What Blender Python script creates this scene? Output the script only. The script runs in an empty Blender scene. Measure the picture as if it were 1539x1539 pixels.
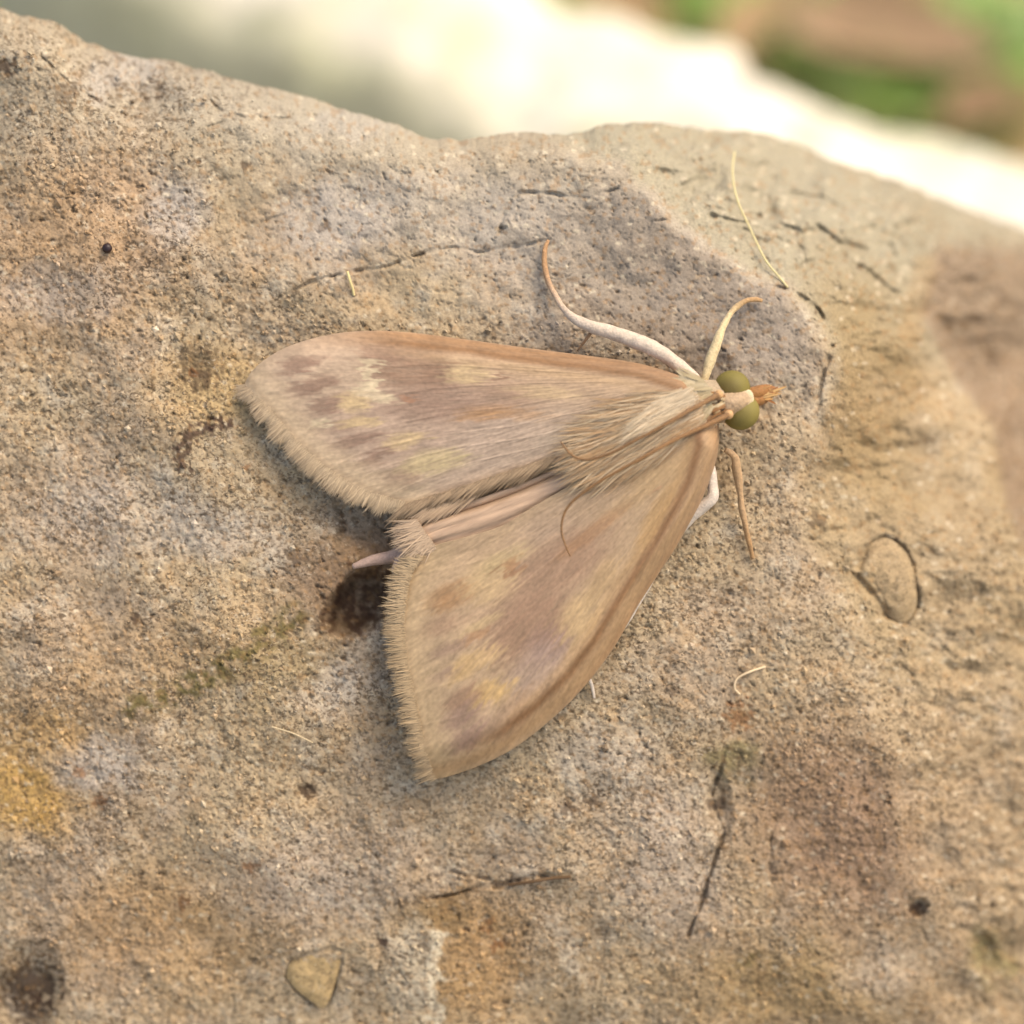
import bpy, math
import numpy as np

# ------------------------------------------------------------------ scene, camera, light
# 1 Blender unit = 1 cm.  A "work frame" in photo-sized steps (S cm each) is used to lay out the
# stone face: x right, y up the face, z out of the face; the face leans back 50 degrees.
scene = bpy.context.scene
PITCH = math.radians(50)
S = 2.9 / 1539.0            # cm per step
D = 3184.0                  # steps from camera to the moth
CX = 769.5
cp, sp = math.cos(PITCH), math.sin(PITCH)
UP = np.array([0.0, cp, sp])          # world up, in the work frame
HB = np.array([0.0, sp, -cp])         # horizontal, away from camera

def W(p):
    """work frame -> world (cm)"""
    p = np.asarray(p, float)
    x, y, z = p[..., 0], p[..., 1], p[..., 2]
    return np.stack([x, sp * y - cp * z, cp * y + sp * z], -1) * S

cam_d = bpy.data.cameras.new('camera'); cam = bpy.data.objects.new('camera', cam_d)
scene.collection.objects.link(cam); scene.camera = cam
cam.location = W([0, 0, D]); cam.rotation_euler = (math.pi / 2 - PITCH, 0, 0)
cam_d.sensor_width = 36; cam_d.lens = 36 * D / 1539.0
cam_d.clip_start = 0.05; cam_d.clip_end = 3000
cam_d.dof.use_dof = True
cam_d.dof.focus_distance = (D - 45) * S
cam_d.dof.aperture_fstop = (cam_d.lens * 1e-3) / (118 * S)

SUN = np.array([0.45, 0.66, 0.60]); SUN /= np.linalg.norm(SUN)
sw = W(SUN); sw /= np.linalg.norm(sw)
world = bpy.data.worlds.new('World'); scene.world = world; world.use_nodes = True
nt = world.node_tree
sky = nt.nodes.new('ShaderNodeTexSky'); sky.sky_type = 'NISHITA'; sky.sun_disc = False
sky.sun_elevation = math.asin(sw[2]); sky.sun_rotation = math.atan2(sw[0], sw[1])
sky.air_density = 0.8; sky.dust_density = 3.0; sky.ozone_density = 0.3
bg = nt.nodes['Background']; bg.inputs['Strength'].default_value = 0.15
nt.links.new(sky.outputs[0], bg.inputs[0])
sun_d = bpy.data.lights.new('sun', 'SUN'); sun = bpy.data.objects.new('sun', sun_d)
scene.collection.objects.link(sun)
sun_d.energy = 0.9; sun_d.angle = math.radians(34); sun_d.color = (1.0, 0.95, 0.88)
sun.location = tuple(sw * 60)
from mathutils import Vector
sun.rotation_euler = Vector(sw).to_track_quat('Z', 'Y').to_euler()

vs = scene.view_settings
vs.view_transform = 'Standard'; vs.look = 'None'; vs.gamma = 1.0; vs.use_curve_mapping = False
vs.exposure = 1.26
vs.use_white_balance = True; vs.white_balance_temperature = 7350; vs.white_balance_tint = 9

# ------------------------------------------------------------------ helpers
rng = np.random.default_rng(7)
def lin(r, g, b):
    c = np.array([r, g, b], float) / 255
    return np.where(c <= 0.04045, c / 12.92, ((c + 0.055) / 1.055) ** 2.4)

def sstep(a, b, x):
    t = np.clip((x - a) / (b - a), 0, 1); return t * t * (3 - 2 * t)

def perlin(x, y, seed=0):
    r = np.random.default_rng(seed); N = 256
    ang = r.random((N, N)) * 2 * np.pi; gx = np.cos(ang); gy = np.sin(ang)
    xi = np.floor(x).astype(int); yi = np.floor(y).astype(int)
    fx = x - xi; fy = y - yi
    ux = fx ** 3 * (fx * (fx * 6 - 15) + 10); uy = fy ** 3 * (fy * (fy * 6 - 15) + 10)
    def g(i, j):
        a = (xi + i) % N; b = (yi + j) % N
        return gx[a, b] * (fx - i) + gy[a, b] * (fy - j)
    n0 = g(0, 0) * (1 - ux) + g(1, 0) * ux
    n1 = g(0, 1) * (1 - ux) + g(1, 1) * ux
    return (n0 * (1 - uy) + n1 * uy) * 1.5

def fbm(x, y, octv=4, seed=0, gain=0.5):
    t = 0; a = 1.0; f = 1.0; tot = 0
    for k in range(octv):
        t = t + a * perlin(x * f + 13.7 * k, y * f + 7.3 * k, seed + k); tot += a; a *= gain; f *= 2.03
    return t / tot

def worley(x, y, seed=0):
    """distance to nearest jittered point, plus a random value of that point"""
    r = np.random.default_rng(seed); N = 512
    jx = r.random((N, N)); jy = r.random((N, N)); rv = r.random((N, N))
    xi = np.floor(x).astype(int); yi = np.floor(y).astype(int)
    best = np.full(x.shape, 9.0); second = np.full(x.shape, 9.0); val = np.zeros(x.shape)
    for i in (-1, 0, 1):
        for j in (-1, 0, 1):
            a = (xi + i) % N; b = (yi + j) % N
            d = np.hypot(xi + i + jx[a, b] - x, yi + j + jy[a, b] - y)
            m = d < best
            second = np.where(m, best, np.minimum(second, d))
            val = np.where(m, rv[a, b], val); best = np.where(m, d, best)
    return best, second, val

def polydist(u, v, pts):
    """signed distance to polyline; positive to the left when travelling in picture sense (v down)"""
    best = np.full(u.shape, 1e9); sg = np.ones(u.shape)
    for (ax, ay), (bx, by) in zip(pts[:-1], pts[1:]):
        dx, dy = bx - ax, by - ay; L2 = dx * dx + dy * dy
        t = np.clip(((u - ax) * dx + (v - ay) * dy) / L2, 0, 1)
        qx, qy = u - ax - t * dx, v - ay - t * dy
        d = np.hypot(qx, qy); m = d < best
        sg = np.where(m, np.where(dx * (v - ay) - dy * (u - ax) < 0, 1.0, -1.0), sg); best = np.where(m, d, best)
    return best * sg

def P(u, v, z=0):
    u = np.asarray(u, float); v = np.asarray(v, float); z = np.asarray(z, float)
    k = (D - z) / D
    return np.stack([(u - CX) * k, -(v - CX) * k, z + 0 * u], -1)

def catmull(pts, n):
    p = np.asarray(pts, float)
    seg = np.linalg.norm(np.diff(p[:, :2], axis=0), axis=1); t = np.concatenate([[0], np.cumsum(seg)])
    e = np.vstack([2 * p[0] - p[1], p, 2 * p[-1] - p[-2]])
    q = np.linspace(0, t[-1], n); out = np.zeros((n, p.shape[1]))
    k = np.clip(np.searchsorted(t, q, 'right') - 1, 0, len(seg) - 1)
    f = ((q - t[k]) / seg[k])[:, None]
    a, b, c, d = e[k], e[k + 1], e[k + 2], e[k + 3]
    return 0.5 * (2 * b + (c - a) * f + (2 * a - 5 * b + 4 * c - d) * f ** 2 + (3 * b - a - 3 * c + d) * f ** 3)

def mesh_obj(name, verts_w, faces, mat, parent=None, col=None, uvw=None, smooth=True, origin=None, alpha=None):
    """verts in world cm. faces: (n,4) or (n,3) int array, or list of such arrays"""
    org = np.array(parent['_o']) if parent is not None else (np.zeros(3) if origin is None else np.array(origin))
    v = np.asarray(verts_w, float).reshape(-1, 3) - org
    fl = faces if isinstance(faces, list) else [faces]
    fl = [np.asarray(f, dtype=np.int32) for f in fl if len(f)]
    loops = np.concatenate([f.ravel() for f in fl])
    tot = np.concatenate([np.full(len(f), f.shape[1], np.int32) for f in fl])
    start = np.concatenate([[0], np.cumsum(tot)[:-1]]).astype(np.int32)
    me = bpy.data.meshes.new(name)
    me.vertices.add(len(v)); me.vertices.foreach_set('co', v.astype(np.float32).ravel())
    me.loops.add(len(loops)); me.loops.foreach_set('vertex_index', loops)
    me.polygons.add(len(tot)); me.polygons.foreach_set('loop_start', start)
    me.polygons.foreach_set('use_smooth', np.full(len(tot), smooth, bool))
    me.update(calc_edges=True); me.validate()
    if col is not None:
        c = np.ones((len(v), 4), np.float32); c[:, :3] = np.asarray(col).reshape(-1, 3)
        if alpha is not None: c[:, 3] = alpha
        at = me.attributes.new('col', 'FLOAT_COLOR', 'POINT'); at.data.foreach_set('color', c.ravel())
    if uvw is not None:
        at = me.attributes.new('uvw', 'FLOAT_VECTOR', 'POINT')
        at.data.foreach_set('vector', np.asarray(uvw, np.float32).ravel())
    me.materials.append(mat)
    o = bpy.data.objects.new(name, me); scene.collection.objects.link(o)
    if parent is not None: o.parent = parent; o['_o'] = list(org)
    else: o.location = org; o['_o'] = list(org)
    return o

def tag(o, label=None, cat=None, group=None, kind=None):
    if label: o['label'] = label
    if cat: o['category'] = cat
    if group: o['group'] = group
    if kind: o['kind'] = kind
    return o

def empty(name, loc):
    o = bpy.data.objects.new(name, None); scene.collection.objects.link(o)
    o.location = loc; o.empty_display_size = 0.2; o['_o'] = list(map(float, loc)); return o

def grid_faces(nr, nc, off=0):
    i = np.arange(nr - 1)[:, None] * nc + np.arange(nc - 1)[None, :] + off
    return np.stack([i, i + 1, i + nc + 1, i + nc], -1).reshape(-1, 4)

def tube(path, rad, n=48, seg=10, flat=1.0):
    """path (k,3) work frame points, rad (k,) -> verts (work frame), faces"""
    d = catmull(np.column_stack([path, rad]), n); c = d[:, :3]; r = np.maximum(d[:, 3], 0.3)
    t = np.gradient(c, axis=0); t /= np.linalg.norm(t, axis=1)[:, None]
    ref = np.array([0, 0, 1.0]); a = np.cross(t, ref); a /= np.linalg.norm(a, axis=1)[:, None] + 1e-9
    b = np.cross(a, t)
    th = np.linspace(0, 2 * np.pi, seg, endpoint=False)
    v = c[:, None] + r[:, None, None] * (np.cos(th)[None, :, None] * a[:, None] + flat * np.sin(th)[None, :, None] * b[:, None])
    v = v.reshape(-1, 3)
    i = np.arange(n - 1)[:, None] * seg; j = np.arange(seg)[None, :]; j2 = (j + 1) % seg
    f = np.stack([i + j, i + j2, i + seg + j2, i + seg + j], -1).reshape(-1, 4)
    v = np.vstack([v, c[0], c[-1]]); k0 = n * seg
    jj = np.arange(seg); cap = np.vstack([np.column_stack([np.full(seg, k0), (jj + 1) % seg, jj]),
                                         np.column_stack([np.full(seg, k0 + 1), (n - 1) * seg + jj, (n - 1) * seg + (jj + 1) % seg])])
    return v, [f, cap], np.concatenate([np.repeat(np.linspace(0, 1, n), seg), [0, 1]])

def blades(root, dirs, length, width, sag, color, lift=None):
    """thin tapered hair-scales. root (N,3), dirs (N,3), length, width (N,), sag (N,3) end offset, color (N,3)"""
    N = len(root); d = dirs / np.linalg.norm(dirs, axis=1)[:, None]
    side = np.cross(d, np.array([0, 0, 1.0])); side /= np.linalg.norm(side, axis=1)[:, None] + 1e-9
    ts = [0, .35, .7, 1.0]; ws = [.7, 1, .75, 0.0]
    V = []
    for t, w in zip(ts, ws):
        c = root + d * (length * t)[:, None] + sag * (t * t)
        if w > 0:
            V += [c - side * (width * w / 2)[:, None], c + side * (width * w / 2)[:, None]]
        else: V += [c]
    v = np.stack(V, 1).reshape(-1, 3)
    b = (np.arange(N) * 7)[:, None]
    q = np.concatenate([b + np.array([[0, 1, 3, 2]]), b + np.array([[2, 3, 5, 4]])]); tr = b + np.array([[4, 5, 6]])
    return v, [q, tr], np.repeat(color, 7, axis=0)

# ------------------------------------------------------------------ materials
def new_mat(name):
    m = bpy.data.materials.new(name); m.use_nodes = True; n = m.node_tree
    return m, n, n.nodes['Principled BSDF']

def nd(n, typ, **kw):
    x = n.nodes.new(typ)
    for k, v in kw.items(): setattr(x, k, v)
    return x

def attr_mat(name, rough=0.8, spec=0.3, sheen=0.0, grain=None, bump=None, use_uvw=False, extra=None, trans=0.0):
    """colour attribute x noise grain; grain = (scale, lo, hi, detail); bump = (scale, strength, distance)"""
    m, n, p = new_mat(name); L = n.links.new
    a = nd(n, 'ShaderNodeAttribute', attribute_name='col')
    p.inputs['Roughness'].default_value = rough; p.inputs['Specular IOR Level'].default_value = spec
    p.inputs['Sheen Weight'].default_value = sheen
    if use_uvw:
        v = nd(n, 'ShaderNodeAttribute', attribute_name='uvw').outputs['Vector']
    else:
        v = nd(n, 'ShaderNodeTexCoord').outputs['Object']
    c = a.outputs['Color']
    if grain:
        t = nd(n, 'ShaderNodeTexNoise'); t.inputs['Scale'].default_value = grain[0]; t.inputs['Detail'].default_value = grain[3]
        t.inputs['Roughness'].default_value = 0.65
        L(v, t.inputs['Vector'])
        r = nd(n, 'ShaderNodeMapRange'); r.inputs['From Min'].default_value = 0.3; r.inputs['From Max'].default_value = 0.7
        r.inputs['To Min'].default_value = grain[1]; r.inputs['To Max'].default_value = grain[2]
        L(t.outputs['Fac'], r.inputs['Value'])
        x = nd(n, 'ShaderNodeMix', data_type='RGBA', blend_type='MULTIPLY'); x.inputs['Factor'].default_value = 1
        L(c, x.inputs['A']); L(r.outputs['Result'], x.inputs['B']); c = x.outputs['Result']
    L(c, p.inputs['Base Color'])
    if bump:
        t = nd(n, 'ShaderNodeTexNoise'); t.inputs['Scale'].default_value = bump[0]; t.inputs['Detail'].default_value = 4
        L(v, t.inputs['Vector'])
        b = nd(n, 'ShaderNodeBump'); b.inputs['Strength'].default_value = bump[1]; b.inputs['Distance'].default_value = bump[2]
        L(t.outputs['Fac'], b.inputs['Height']); L(b.outputs['Normal'], p.inputs['Normal'])
    return m

M_rock = attr_mat('sandstone', 0.88, 0.25, 0, (120, 0.78, 1.2, 5), (150, 0.22, 0.010))
def add_specks(m):
    """fine dark and pale mineral specks, density from the alpha of the colour attribute"""
    n = m.node_tree; L = n.links.new; p = n.nodes['Principled BSDF']
    src = p.inputs['Base Color'].links[0].from_socket
    at = [x for x in n.nodes if x.type == 'ATTRIBUTE'][0]
    tc = nd(n, 'ShaderNodeTexCoord').outputs['Object']
    for (sc, det, lo, hi, col, k) in [(60, 3, .57, .64, (.08, .052, .030, 1), .85), (105, 2, .575, .65, (.09, .06, .036, 1), .85), (90, 2, .64, .70, (.62, .52, .38, 1), .55)]:
        mp = nd(n, 'ShaderNodeMapping'); mp.inputs['Location'].default_value = (sc, -sc, 3); mp.inputs['Scale'].default_value = (.8, 1.15, 1.15); L(tc, mp.inputs['Vector'])
        t = nd(n, 'ShaderNodeTexNoise'); t.inputs['Scale'].default_value = sc; t.inputs['Detail'].default_value = det; t.inputs['Distortion'].default_value = 1.2
        L(mp.outputs[0], t.inputs['Vector'])
        r = nd(n, 'ShaderNodeMapRange'); r.inputs['From Min'].default_value = lo; r.inputs['From Max'].default_value = hi; r.inputs['To Max'].default_value = k
        L(t.outputs['Fac'], r.inputs['Value'])
        mu = nd(n, 'ShaderNodeMath', operation='MULTIPLY'); L(r.outputs[0], mu.inputs[0]); L(at.outputs['Alpha'], mu.inputs[1])
        x = nd(n, 'ShaderNodeMix', data_type='RGBA'); L(mu.outputs[0], x.inputs['Factor']); L(src, x.inputs['A']); x.inputs['B'].default_value = col
        src = x.outputs['Result']
    L(src, p.inputs['Base Color'])
add_specks(M_rock)
M_grain = attr_mat('sand grains', 0.5, 0.5)
M_wing = attr_mat('wing scales', 0.62, 0.3, 0.05, (1.0, 0.80, 1.18, 9), (1.0, 0.16, 0.012), use_uvw=True)
M_hair = attr_mat('hair scales', 0.6, 0.3, 0.05)
M_leg = attr_mat('leg', 0.65, 0.25, 0.1, (140, 0.78, 1.12, 4), (160, 0.4, 0.006))
M_eye = attr_mat('compound eye', 0.6, 0.2, 0.0, None, (420, 0.25, 0.002))
M_soil = attr_mat('soil', 0.95, 0.1, 0, (2.5, 0.6, 1.3, 6), (4, 0.8, 0.2))
M_far = attr_mat('limestone', 0.9, 0.2, 0, (6, 0.75, 1.15, 5), (10, 0.5, 0.05))
M_leaf = attr_mat('dead leaf', 0.7, 0.3, 0, (5, 0.75, 1.2, 5), (10, 0.4, 0.03))
M_grass = attr_mat('grass', 0.5, 0.4, 0, (4, 0.85, 1.1, 2))
M_dark = attr_mat('dark speck', 0.45, 0.4)

# ------------------------------------------------------------------ main stone
ALB = 0.80          # photo-tone -> base colour factor for this light
SIL_U = [-420, -300, -100, 0, 40, 80, 130, 190, 250, 300, 350, 450, 520, 600, 640, 690, 740, 780, 850, 920, 985, 1050, 1120, 1195, 1260, 1320, 1420, 1539, 1700, 1950]
SIL_V = [-120, -90, -25, 12, 24, 30, 62, 84, 88, 104, 116, 143, 164, 190, 205, 211, 203, 198, 204, 186, 183, 192, 196, 214, 244, 262, 300, 345, 392, 470]
RIDGE = [(-420, -90), (-150, 10), (0, 75), (70, 100), (130, 160), (230, 195), (330, 190), (420, 205), (520, 225), (600, 238), (720, 250), (830, 225), (930, 260), (1000, 322), (1060, 380), (1130, 420), (1195, 448), (1242, 520), (1230, 600), (1185, 700), (1200, 820), (1290, 960), (1330, 1150), (1390, 1400), (1430, 1900)]
STEP = [(1270, 180), (1390, 330), (1394, 400), (1372, 470), (1430, 580), (1482, 640), (1502, 760), (1545, 860), (1600, 1000), (1720, 1300), (1800, 1900)]

def blob(u, v, cx, cy, rx, ry, ang=0, soft=0.5):
    a = math.radians(ang); c, s = math.cos(a), math.sin(a)
    x = (u - cx) * c + (v - cy) * s; y = -(u - cx) * s + (v - cy) * c
    r = np.sqrt((x / rx) ** 2 + (y / ry) ** 2)
    return 1 - sstep(1 - soft, 1 + soft, r)

def line(u, v, pts, w):
    return 1 - sstep(0.3 * w, w, np.abs(polydist(u, v, pts)))

CRACKS = [([(428, 442), (455, 430), (490, 417), (530, 410), (560, 405), (600, 392), (640, 380), (680, 372), (720, 379), (770, 372), (822, 362)], 4, 7),
          ([(600, 395), (630, 383), (645, 378)], 3, 5),
          ([(752, 350), (762, 310), (780, 290), (830, 292), (885, 298), (925, 285), (952, 273)], 4, 8),
          ([(640, 205), (700, 222), (760, 215)], 3, 4),
          ([(1068, 325), (1095, 330), (1122, 334), (1140, 322), (1170, 336), (1200, 345)], 6, 11), ([(1185, 350), (1205, 375), (1212, 400)], 3, 6),
          ([(1228, 340), (1262, 365), (1300, 372)], 7, 12), ([(1290, 400), (1330, 430), (1350, 440)], 7, 12), ([(1310, 345), (1345, 360), (1362, 340), (1380, 330), (1410, 345)], 8, 15), ([(1335, 365), (1345, 385)], 7, 12), ([(1190, 290), (1240, 300), (1270, 318)], 6, 10), ([(1110, 262), (1150, 272), (1175, 268)], 6, 9),
          ([(640, 1352), (700, 1338), (745, 1330), (790, 1321), (830, 1317)], 6, 16), ([(655, 1318), (680, 1308), (700, 1318), (735, 1322)], 4, 8),
          ([(1090, 1120), (1082, 1160), (1066, 1190), (1078, 1230), (1086, 1250), (1072, 1300), (1058, 1345), (1035, 1405)], 5, 14),
          ([(1165, 1230), (1158, 1270), (1162, 1330)], 4, 9), ([(865, 430), (900, 436), (940, 440)], 3, 4), ([(1250, 520), (1238, 560), (1230, 610)], 5, 12), ([(1250, 520), (1270, 512)], 4, 8),
          ([(1150, 430), (1190, 437), (1230, 465), (1245, 500)], 6, 12),
          ([(300, 130), (330, 165), (370, 180), (430, 178), (450, 172)], 4, 6), ([(310, 190), (350, 180)], 3, 5), ([(60, 85), (100, 120), (150, 155), (200, 180)], 5, 9),
          ([(330, 372), (370, 355), (395, 335), (440, 318), (450, 310)], 3, 3)]
CHIP = [(431, 1470), (433, 1452), (446, 1440), (472, 1432), (498, 1425), (514, 1430), (510, 1455), (502, 1482), (494, 1505), (484, 1515), (468, 1505), (446, 1488), (431, 1470)]
PEB = [(1290, 852), (1302, 824), (1330, 808), (1356, 824), (1370, 850), (1378, 905), (1362, 934), (1335, 926), (1312, 895), (1288, 868)]

def sandy(u, v):
    """1 on the coarse sandy part of the face, 0 on the fine dense part above the moth and on the shoulder"""
    wu = u + 60 * fbm(u / 80, v / 80, 3, 411); wv = v + 60 * fbm(u / 80, v / 80, 3, 421)
    m = 1 - blob(wu, wv, 640, 300, 330, 190, 12, .35)
    m = np.minimum(m, 1 - blob(wu, wv, 1080, 330, 330, 260, 25, .3))
    m = np.minimum(m, 1 - .8 * blob(wu, wv, 1330, 650, 150, 330, -10, .4))
    return m

def rock_z(u, v, detail=True):
    """height of the stone face (steps) at photo position u, v"""
    wu = u + 14 * fbm(u / 70, v / 70, 3, 11); wv = v + 14 * fbm(u / 70, v / 70, 3, 23)
    d1 = polydist(wu, wv, RIDGE)
    k = 5.0
    b = k * np.logaddexp(0, d1 / k)
    slope = np.where(u < 700, 0.62, 0.62 + 0.66 * sstep(700, 1000, u))
    slope = slope + (0.42 - slope) * sstep(560, 900, v) * sstep(900, 1100, u)
    d2 = polydist(wu, wv, STEP)
    r2 = np.maximum(d2, 0)
    z = -slope * b - .005 * np.maximum(d1 - 50, 0) ** 2 * sstep(800, 1000, u) * (1 - sstep(480, 640, v))
    z = z - 190 * sstep(-4, 34, d2) * sstep(370, 600, v) + 0.5 * r2 * sstep(300, 420, v)
    # the face itself: slightly domed, falling off to lower right and at the very bottom left
    z = z - 0.00022 * np.maximum(u - 880, 0) ** 2 * sstep(500, 1100, v) - 0.00024 * np.maximum(v - 820, 0) ** 2
    z = z - 0.00012 * np.maximum(360 - u, 0) ** 2
    # broad lumps, calmer under the moth
    calm = 1 - 0.65 * blob(u, v, 760, 760, 380, 330, 0, 0.4)
    z = z + calm * 26 * fbm(u / 260, v / 260, 2, 31) + calm * 13 * fbm(u / 95, v / 95, 3, 41)
    z = z + 26 * fbm(u / 120, v / 120, 2, 43) * sstep(1250, 1420, u)
    # dip at the upper left, facets on the lit shoulder
    z = z - 30 * blob(u, v, 180, 120, 90, 40, 35, 0.6)
    sh = sstep(10, 60, d1) * sstep(800, 950, u) * (1 - .62 * sstep(430, 560, v))
    z = z + sh * (44 * fbm(wu / 75, wv / 50, 3, 57) + 13 * fbm(wu / 26, wv / 20, 3, 59) - 26 * blob(wu, wv, 1010, 205, 70, 16, 5, .6))
    # pit behind the wings
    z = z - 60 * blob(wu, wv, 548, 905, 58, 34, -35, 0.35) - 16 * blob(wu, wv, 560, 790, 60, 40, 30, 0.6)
    z = z - 34 * blob(wu, wv, 42, 1490, 40, 55, 20, 0.5) - 18 * blob(wu, wv, 1078, 1205, 16, 40, -10, 0.6) - 22 * blob(wu, wv, 1375, 1365, 14, 10, 0, .5) - 20 * blob(wu, wv, 1480, 1435, 18, 30, -20, .6)
    z = z - 10 * blob(u, v, 460, 1190, 14, 10, 0, .5) + 7 * blob(wu, wv, 620, 1450, 38, 80, 10, .35)
    # grey-lilac scab round the head and the lip beneath it
    z = z + 8 * blob(wu, wv, 1150, 520, 70, 70, 0, .25)
    # pebble socket, chip
    dp = polydist(u, v, PEB); z = z - 12 * (1 - sstep(0, 9, np.abs(dp)))
    dc = polydist(u, v, CHIP); z = z - 5 * (1 - sstep(0, 6, np.abs(dc))) + 3 * sstep(0, 5, dc) * blob(u, v, 475, 1468, 50, 50, 0, .2)
    gate = np.maximum(.25 + .75 * sstep(-.25, .25, perlin(u / 26, v / 26, 79)), .75 * sh)
    for pts, w, dep in CRACKS:
        z = z - dep * gate * line(wu * 0.35 + u * 0.65, wv * 0.35 + v * 0.65, pts, w * (.9 + 0.7 * perlin(u / 40, v / 40, 77)))
    if detail:
        rough = 0.55 + 0.45 * sstep(-0.25, 0.25, fbm(u / 160, v / 160, 2, 61))
        sd = sandy(u, v); smoothz = .22 + .43 * sd
        w1, w2, _ = worley(u / 17 + 0.6 * fbm(u / 12, v / 12, 2, 5), v / 15 + 0.6 * fbm(u / 12, v / 12, 2, 6), 71)
        z = z + rough * smoothz * (2.0 * (sstep(0, 0.5, w2 - w1) - 0.6) )
        w1, w2, _ = worley(u / 7.5, v / 7, 73)
        z = z + rough * smoothz * 1.7 * (sstep(0, 0.6, w2 - w1) - 0.5)
        z = z + rough * smoothz * (5 * fbm(u / 26, v / 26, 3, 81) + 2.6 * fbm(u / 8, v / 7, 2, 91))
        z = z + (1 - sd) * (5 * fbm(u / 42, v / 36, 3, 431) - 7 * sstep(.47, .64, fbm(u / 15, v / 12, 2, 441)) * sstep(-.1, .3, fbm(u / 70, v / 70, 2, 451)))
        pit = fbm(u / 17, v / 12, 3, 101); pm = sstep(-.1, .35, fbm(u / 90, v / 90, 3, 103))
        z = z - smoothz * 12 * sstep(0.30, 0.52, pit) * pm
        z = z - 2.5 * squiggle(u, v)
    return z

def squiggle(u, v):
    """fine curved hairlines: threads of dried film and grain boundaries"""
    a = 1 - sstep(0.02, 0.10, np.abs(fbm(u / 15, v / 12, 2, 241)))
    b = 1 - sstep(0.02, 0.12, np.abs(fbm(u / 10, v / 9, 2, 251)))
    return a * sstep(.08, .3, fbm(u / 14, v / 14, 2, 261)) + b * sstep(.12, .32, fbm(u / 11, v / 11, 2, 271))

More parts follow.
